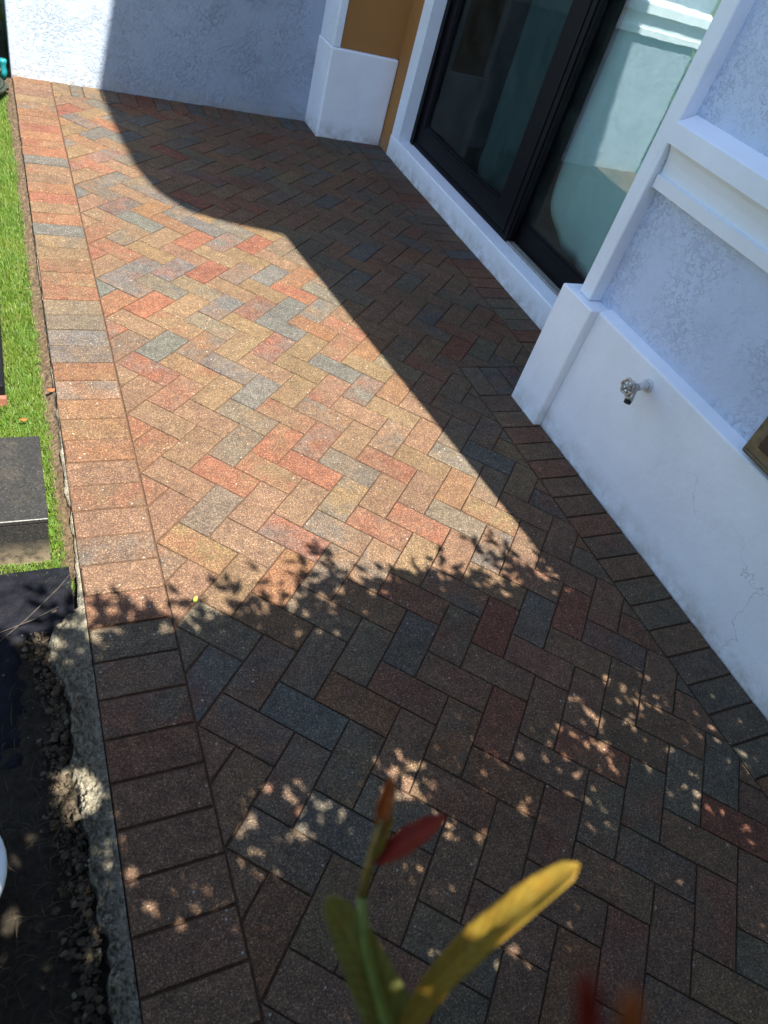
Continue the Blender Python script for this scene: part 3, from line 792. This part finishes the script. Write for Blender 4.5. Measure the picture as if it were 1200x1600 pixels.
# ------------------------------------------------------------------ white pot, hose, nozzle
M['pot'] = plain('glazed_white_pot', (.60, .66, .68), .35, .1, 12, .2, 60, .001)
pt = empty('planter_pot', (-.797, -.245, -.05)); tag(pt, 'white round planter pot on the dark soil at the left edge', 'pot')
lathe('pot_wall', [(0, 0), (.075, 0), (.085, .01), (.105, .09), (.122, .17), (.128, .19), (.126, .2), (.116, .2), (.112, .18), (.1, .165)], M['pot'], pt, 40)
lathe('potting_soil', [(.104, .166), (.06, .172), (0, .174)], M['soil'], pt, 24)
M['hose'] = plain('dark_green_hose', (.018, .024, .016), .45, .3, 30, 0, 100, .001, 0, .5)
bm = bmesh.new(); pts = []
for k in range(0, 37 * 3):
    a = k * 2 * math.pi / 36; rr = .185 - .012 * (k / 36) + .004 * math.sin(a * 2.3)
    pts.append((-.705 + rr * math.cos(a), 3.99 + rr * math.sin(a), -.005 + .012 * (k / 36) + .004 * math.sin(3 * a)))
tube_mesh(bm, pts, .0105, 8); tag(bm_done('garden_hose', bm, M['hose'], None, 0, smooth=True), 'coiled dark green hose on the grass by the far wall corner', 'hose')
M['teal'] = plain('teal_plastic', (.012, .17, .19), .4, .15)
nz = empty('hose_nozzle', (-.527, 4.26, .0)); tag(nz, 'teal hose nozzle standing by the far wall corner', 'nozzle')
lathe('barrel', [(0, -.04), (.018, -.04), (.02, .0), (.016, .03), (.022, .045), (.022, .06), (0, .06)], M['teal'], nz, 16)
bm = bmesh.new(); tube_mesh(bm, [(0, 0, .02), (-.02, -.02, .0), (-.026, -.026, -.03)], [.006, .007, .006], 8); bm_done('trigger', bm, M['rubber'], nz, 0)

# ------------------------------------------------------------------ foliage
def leaf_cloud(cent, dirs, nrm, L, W):
    """folded pointed leaves: 6 verts, 4 triangles each"""
    d = dirs / np.linalg.norm(dirs, axis=1)[:, None]
    s = np.cross(d, nrm); s /= np.linalg.norm(s, axis=1)[:, None]; u = np.cross(s, d)
    L = L[:, None]; W = W[:, None]
    p0 = cent; p1 = cent + d * L * .38 + s * W * .5 + u * W * .14; p2 = cent + d * L * .38 - s * W * .5 + u * W * .14
    p3 = cent + d * L * .72 + s * W * .34 + u * W * .06 - u * L * .03; p4 = cent + d * L * .72 - s * W * .34 + u * W * .06 - u * L * .03
    p5 = cent + d * L - u * L * .10; m1 = cent + d * L * .5 - u * W * .03
    V = np.stack([p0, p1, p2, p3, p4, p5, m1], 1).reshape(-1, 3); b = np.arange(len(cent))[:, None] * 7
    F = np.concatenate([b + np.array([t]) for t in ([0, 6, 1], [0, 2, 6], [1, 6, 3], [2, 4, 6], [3, 6, 5], [4, 5, 6])])
    return V, F
def project_np(P):
    d = (P - np.array(CAM)) @ np.array(M3)
    z = -d[:, 2]; zz = np.where(z > .01, z, .01)
    return 600 + 1110.29 * d[:, 0] / zz, 800 - 1110.29 * d[:, 1] / zz, z
M['leaf'] = leaf_material('hedge_leaf', (.035, .075, .016), (.07, .12, .025), .3, .35)
M['bark'] = plain('hedge_bark', (.11, .085, .06), .9, .3, 30, .5, 60, .002)
hedge = empty('hedge', (-.2, -1.5, -.05)); tag(hedge, 'leafy hedge with red-tipped young shoots in the foreground', 'hedge')
hinv = Matrix.Translation((.2, 1.5, .05))
def hpart(o): o.parent = hedge; o.matrix_parent_inverse = hinv; return o
r = np.random.default_rng(5)
NT = 17500
tx = r.uniform(-1.5, 2.1, NT); ty = r.uniform(-2.15, -.84, NT); tz = r.uniform(.25, 2.16, NT)
front = np.where(tz > 1.62, -.86, -1.16 - .10 * (1.62 - tz))
ex = 2600; tx[:ex] = r.uniform(-1.3, 2.1, ex); ty[:ex] = r.uniform(-1.12, -.865, ex); tz[:ex] = r.uniform(1.65, 2.0, ex)
front = np.where(tz > 1.62, -.86, -1.16 - .10 * (1.62 - tz))
dens = np.where(tx > .4, .82, 1.) * np.where((tz < 1.0) & (ty < -1.5), .25, 1.) * np.where((tz < .7), .5, 1.)
top = 1.99 + .06 * np.sin(tx * 9 + 1) + .05 * np.sin(tx * 23)
k = (ty < front) & (r.random(NT) < dens) & (tz < top)
tx, ty, tz = tx[k], ty[k], tz[k]
cent, dirs = [], []; stems_v = []
# unseen hedge return left of the bed, added to cut the skylight there
nb = 1600; bx_ = r.uniform(-2.5, -1.35, nb); by_ = r.uniform(-2.1, .15, nb); bz_ = r.uniform(.1, 1.15, nb)
tx = np.concatenate([tx, bx_]); ty = np.concatenate([ty, by_]); tz = np.concatenate([tz, bz_])
for x, y_, z in zip(tx, ty, tz):
    a = r.uniform(0, 6.283); el = r.uniform(.5, 1.45)
    D = np.array([math.cos(a) * math.cos(el), math.sin(a) * math.cos(el), math.sin(el)]); Lt = r.uniform(.09, .22)
    P0 = np.array([x, y_, z]); stems_v.append((P0, P0 + D * Lt))
    nl = r.integers(5, 9)
    for q in range(nl):
        t = (q + .6) / nl; az = q * 2.4 + r.uniform(-.4, .4)
        e1 = np.cross(D, [.3, .2, .9]); e1 /= np.linalg.norm(e1); e2 = np.cross(D, e1)
        cent.append(P0 + D * Lt * t); dirs.append((e1 * math.cos(az) + e2 * math.sin(az)) * .8 + D * .6 + np.array([0, 0, r.uniform(-.35, .25)]))
# taller loose twigs along the top, their leaves set apart
for q in range(105):
    P0 = np.array([r.uniform(-.55, 1.5), r.uniform(-.93, -.84), r.uniform(1.96, 2.06)])
    D = np.array([r.normal(0, .28), r.normal(.05, .2), 1.]); D /= np.linalg.norm(D); Lt = r.uniform(.10, .33)
    e1 = np.cross(D, [.3, .9, .1]); e1 /= np.linalg.norm(e1); e2 = np.cross(D, e1); nl = int(Lt / .035) + 2
    for j in range(nl):
        t = (j + 1) / nl; az = j * 2.4 + r.uniform(-.5, .5)
        cent.append(P0 + D * Lt * t); dirs.append((e1 * math.cos(az) + e2 * math.sin(az)) * .8 + D * (.5 + .6 * (j == nl - 1)))
    stems_v.append((P0 - D * .1, P0 + D * Lt))
cent = np.array(cent); dirs = np.array(dirs); nr = r.normal(0, .35, cent.shape) + np.array([0, 0, 1.])
u_, v_, d_ = project_np(cent + dirs / np.linalg.norm(dirs, axis=1)[:, None] * .03)
ok = ~((d_ > -.02) & (u_ > -220) & (u_ < 1420) & (v_ > -200) & (v_ < 1790)) & ~(np.linalg.norm(cent - np.array(CAM), axis=1) < .12)
# a gap in the leaves lets one sunbeam through to the tip of the yellow leaf
sv = np.array(SUN)
for tgt, rad in (((-.327, -.727, 1.172), .030), ((-.350, -.733, 1.147), .002)):
    q = cent + dirs / np.linalg.norm(dirs, axis=1)[:, None] * .025 - np.array(tgt); al = q @ sv
    ok &= ~((np.linalg.norm(q - al[:, None] * sv, axis=1) < rad + .025) & (al > 0))
cent, dirs, nr = cent[ok], dirs[ok], nr[ok]
fr_ = np.where(cent[:, 2] > 2.06, .86, 1.)
V, F = leaf_cloud(cent, dirs, nr, r.uniform(.046, .070, len(cent)) * fr_, r.uniform(.023, .034, len(cent)) * fr_)
fo = hpart(np_mesh('foliage', V, F, M['leaf'])); fo['kind'] = 'stuff'
bm = bmesh.new()
for k in range(19):
    x = -1.4 + k * .185 + random.uniform(-.05, .05); yy = random.uniform(-1.75, -1.35); pts = []; px, py = x, yy
    for q in range(7): pts.append((px, py, -.06 + q * .31)); px += random.gauss(0, .05); py += random.gauss(0, .05)
    tube_mesh(bm, pts, [.018 - .002 * q for q in range(7)], 7)
    for q in range(2, 6):
        for _ in range(2):
            a = random.uniform(0, 6.28); d = Vector((math.cos(a) * .28, math.sin(a) * .25, .22)); p = Vector(pts[q])
            if p.y + d.y > -1.05 and p.z < 1.6: d.y = -abs(d.y)
            tube_mesh(bm, [p, p + d * .5, p + d], [.008, .006, .003], 5)
for a_, b_ in stems_v[-105:]: tube_mesh(bm, [a_, b_], [.0022, .0012], 4)
hpart(bm_done('branches', bm, M['bark'], None, 0, smooth=True))

# foreground shoots of the hedge
def big_leaf(name, spine, width, normal, mat, curl=.18, parent=None, tipw=.0, wprof=None):
    """thick two-sided leaf along a spine with midrib fold"""
    sp = [Vector(p) for p in spine]; n = 16; pts = []
    for i in range(n + 1):
        t = i / n * (len(sp) - 1); k = min(int(t), len(sp) - 2); s = t - k
        p0, p1, p2, p3 = sp[max(k - 1, 0)], sp[k], sp[k + 1], sp[min(k + 2, len(sp) - 1)]
        pts.append(.5 * ((2 * p1) + (p2 - p0) * s + (2 * p0 - 5 * p1 + 4 * p2 - p3) * s * s + (3 * p1 - p0 - 3 * p2 + p3) * s ** 3))
    v = []; f = []; nn = Vector(normal).normalized(); m_ = 8
    for i, p in enumerate(pts):
        t = (pts[min(i + 1, n)] - pts[max(i - 1, 0)]).normalized(); sd = t.cross(nn).normalized(); u = sd.cross(t)
        q = i / n; wv = (math.sin(math.pi * min(1, q * .96 + .04)) ** .62 if wprof is None else wprof(q)) * width * .5
        for k in range(m_ + 1):
            s = k / m_ * 2 - 1
            v.append(p + sd * s * wv + u * (curl * wv * abs(s) ** 1.3 + .0011 * math.sin(q * 21 + s * 2.2) * abs(s)))
    for i in range(n):
        for k in range(m_): a = i * (m_ + 1) + k; f.append((a, a + 1, a + m_ + 2, a + m_ + 1))
    o = pydata(name, v, f, mat, None, True)
    at = o.data.color_attributes.new('blade', 'FLOAT_COLOR', 'POINT')
    at.data.foreach_set('color', np.array([(i / n, abs(k / m_ * 2 - 1), 0, 1) for i in range(n + 1) for k in range(m_ + 1)], np.float32).ravel())
    md = o.modifiers.new('thickness', 'SOLIDIFY'); md.thickness = .0004
    return o
def shoot_material(name, col, trans, rough=.5):
    m = N(name); v = m.pos(); a = m.n('Attribute', attribute_name='blade'); sx = m.n('SeparateColor'); m.l(a.outputs['Color'], sx.inputs[0])
    q, sd = sx.outputs[0], sx.outputs[1]
    w_ = m.math('SINE', m.math('MULTIPLY', m.math('SUBTRACT', q, m.math('MULTIPLY', sd, .16)), 78.))
    vein = m.math('MAXIMUM', m.mapr(w_, .72, 1., 0, .45), m.mapr(sd, .0, .10, .8, 0))
    c = m.mix(vein, col, tuple(min(1, x * 1.7 + .02) for x in col))
    c = m.mix(m.mapr(m.noise(v, 220, 4, .7), .45, .75, 0, .55), c, tuple(x * .45 for x in col))
    c = m.mix(m.mapr(m.noise(v, 90, 2), .4, .7, 0, .4), c, (col[0] * 1.2, col[1] * .8, col[2] * .6))
    m.base(c); m.rough(rough); m.b.inputs['Specular IOR Level'].default_value = .25
    m.normal(m.bump(vein, .5, .0008))
    tr = m.n('BsdfTranslucent'); m.l(m.mix(1., c, (1.5, 1.3, .6), 'MULTIPLY'), tr.inputs[0])
    ms = m.n('MixShader'); ms.inputs[0].default_value = trans
    m.l(m.b.outputs[0], ms.inputs[1]); m.l(tr.outputs[0], ms.inputs[2]); m.l(ms.outputs[0], m.out.inputs[0])
    return m.m
M['shoot_green'] = shoot_material('young_green_leaf', (.30, .32, .10), .35)
M['shoot_yellow'] = shoot_material('young_yellow_leaf', (.29, .205, .03), .45)
M['shoot_red'] = shoot_material('young_red_leaf', (.24, .02, .010), .4)
M['shoot_orange'] = shoot_material('young_orange_leaf', (.40, .13, .03), .4)
M['stem'] = plain('green_stem', (.20, .24, .05), .5, .25, 90, 0, 100, .001)
M['stem_red'] = plain('reddish_stem', (.24, .15, .04), .5, .25, 90)
toward = (CAM - Vector((-.40, -.70, 1.1))).normalized()
bm = bmesh.new(); tube_mesh(bm, [(-.30, -1.30, .55), (-.35, -1.0, .82), (-.385, -.84, .985), (-.3975, -.7738, 1.0357), (-.408, -.744, 1.0554), (-.4161, -.711, 1.0869), (-.4169, -.6901, 1.1125)], [.005, .0045, .004, .0036, .0034, .0032, .003], 10)
st = hpart(bm_done('shoot_stem', bm, M['stem'], None, 0, smooth=True))
bm = bmesh.new(); tube_mesh(bm, [(-.4169, -.6901, 1.1125), (-.4118, -.6776, 1.1343), (-.4085, -.671, 1.147), (-.4058, -.6658, 1.1561)], [.003, .0027, .0026, .002], 10)
def spart(o): 
    o.parent = st; o.matrix_parent_inverse = Matrix.Identity(4); return o
spart(bm_done('shoot_tip', bm, M['stem_red'], None, 0, smooth=True))
spart(big_leaf('leaf', [(-.4075, -.669, 1.150), (-.4045, -.661, 1.164), (-.4012, -.6525, 1.1782)], .0085, toward, M['shoot_orange'], .5))
spart(big_leaf('leaf', [(-.411, -.679, 1.137), (-.405, -.669, 1.152), (-.400, -.668, 1.158)], .008, toward, M['shoot_yellow'], .5))
spart(big_leaf('leaf', [(-.4103, -.6795, 1.1335), (-.4002, -.6802, 1.1468), (-.3887, -.6803, 1.1616), (-.3784, -.68, 1.1759)], .0145, toward + Vector((.1, .3, 0)), M['shoot_red'], .3))
spart(big_leaf('leaf', [(-.3984, -.7542, 1.0377), (-.414, -.7217, 1.0714), (-.4268, -.7, 1.0973), (-.4383, -.686, 1.1172)], .033, toward + Vector((0, 0, .7)), M['shoot_green'], .35, wprof=lambda q: (1 - q) ** .45 * .95 + .05))
spart(big_leaf('leaf', [(-.400, -.7562, 1.0497), (-.3798, -.7411, 1.0909), (-.3629, -.7345, 1.1225), (-.344, -.7295, 1.154), (-.3184, -.7259, 1.181)], .0185, toward + Vector((.1, .35, .1)), M['shoot_yellow'], .35, wprof=lambda q: .28 + .72 * math.sin(math.pi * (.1 + .8 * q)) ** .8 if q < .93 else .28 + .72 * math.sin(math.pi * (.1 + .8 * q)) ** .8 - (q - .93) * 7))
bm = bmesh.new(); tube_mesh(bm, [(-.30, -1.25, .8), (-.36, -1.0, 1.08), (-.45, -.86, 1.30), (-.4790, -.8050, 1.3860)], [.005, .004, .003, .0014], 8)
st2 = hpart(bm_done('shoot_stem', bm, M['stem_red'], None, 0, smooth=True))
for spn, wd, mt in (([(-.4798, -.7994, 1.3905), (-.4812, -.7883, 1.3995), (-.4809, -.7774, 1.4094)], .0056, 'shoot_red'), ([(-.4735, -.8019, 1.3923), (-.4736, -.7918, 1.3983), (-.472, -.7831, 1.4071)], .006, 'shoot_orange')):
    o = big_leaf('leaf', spn, wd, (CAM - Vector(spn[1])), M[mt], .3); o.parent = st2

# shrub behind the far corner; leaf colour darkened to stand for shade
sh = empty('shrub', (-.85, 4.85, -.05)); tag(sh, 'leafy shrub with shade put into its leaf colour, beyond the left end of the far wall', 'shrub')
ns_ = 2600; c = r.normal(0, 1, (ns_, 3)) * np.array([.16, .22, .28]) + np.array([-.78, 4.85, .38]); c = c[(c[:, 0] < -.51) & (c[:, 2] > -.03)]
dd = r.normal(0, 1, c.shape) + np.array([0, 0, -.2]); V, F = leaf_cloud(c, dd, r.normal(0, .5, c.shape) + np.array([0, 0, 1.]), r.uniform(.06, .10, len(c)), r.uniform(.03, .05, len(c)))
M['leaf_shaded'] = leaf_material('shaded_shrub_leaf', (.018, .035, .010), (.05, .10, .018), .25, .35)
o = np_mesh('foliage', V, F, M['leaf_shaded'], None); o.parent = sh; o.matrix_parent_inverse = Matrix.Translation((.85, -4.85, .05)); o['kind'] = 'stuff'
bm = bmesh.new()
for k in range(5):
    a = k * 1.3; tube_mesh(bm, [(.03 * math.cos(a), .03 * math.sin(a), 0), (.08 * math.cos(a), .08 * math.sin(a), .3), (.16 * math.cos(a), .16 * math.sin(a), .6)], [.012, .009, .004], 6)
bm_done('stems', bm, M['bark'], sh, 0)

# ------------------------------------------------------------------ small litter
M['petal'] = plain('orange_petal', (.45, .09, .03), .6, .2, 200)
M['lime'] = plain('lime_leaf', (.25, .33, .05), .5, .2, 200)
def litter(name, x, y_, z, L, W, ang, mat, label, cat):
    v = []; f = []
    for i in range(7):
        q = i / 6; wv = W * .5 * math.sin(math.pi * min(1, .06 + q * .92)) ** .7
        for s in (-1, 0, 1): v.append((L * (q - .5), wv * s, .003 * abs(s) + .004 * (q - .5) ** 2 * 4))
    for i in range(6):
        for k in range(2): a = i * 3 + k; f.append((a, a + 1, a + 4, a + 3))
    o = pydata(name, v, f, mat, None, True, (x, y_, z)); o.rotation_euler = (.15, .1, ang); md = o.modifiers.new('thickness', 'SOLIDIFY'); md.thickness = .0006
    return tag(o, label, cat)
litter('fallen_leaf', -.222, .348, .004, .022, .011, 1.0, M['lime'], 'tiny lime green leaf lying on the sunlit pavers', 'leaf')
litter('fallen_petal', -.498, 1.265, -.006, .022, .014, .4, M['petal'], 'orange petal on the soil strip beside the border pavers', 'petal')
litter('fallen_leaf', -.585, 1.13, -.015, .02, .01, .2, M['petal'], 'tiny red-brown leaf lying in the lawn', 'leaf')
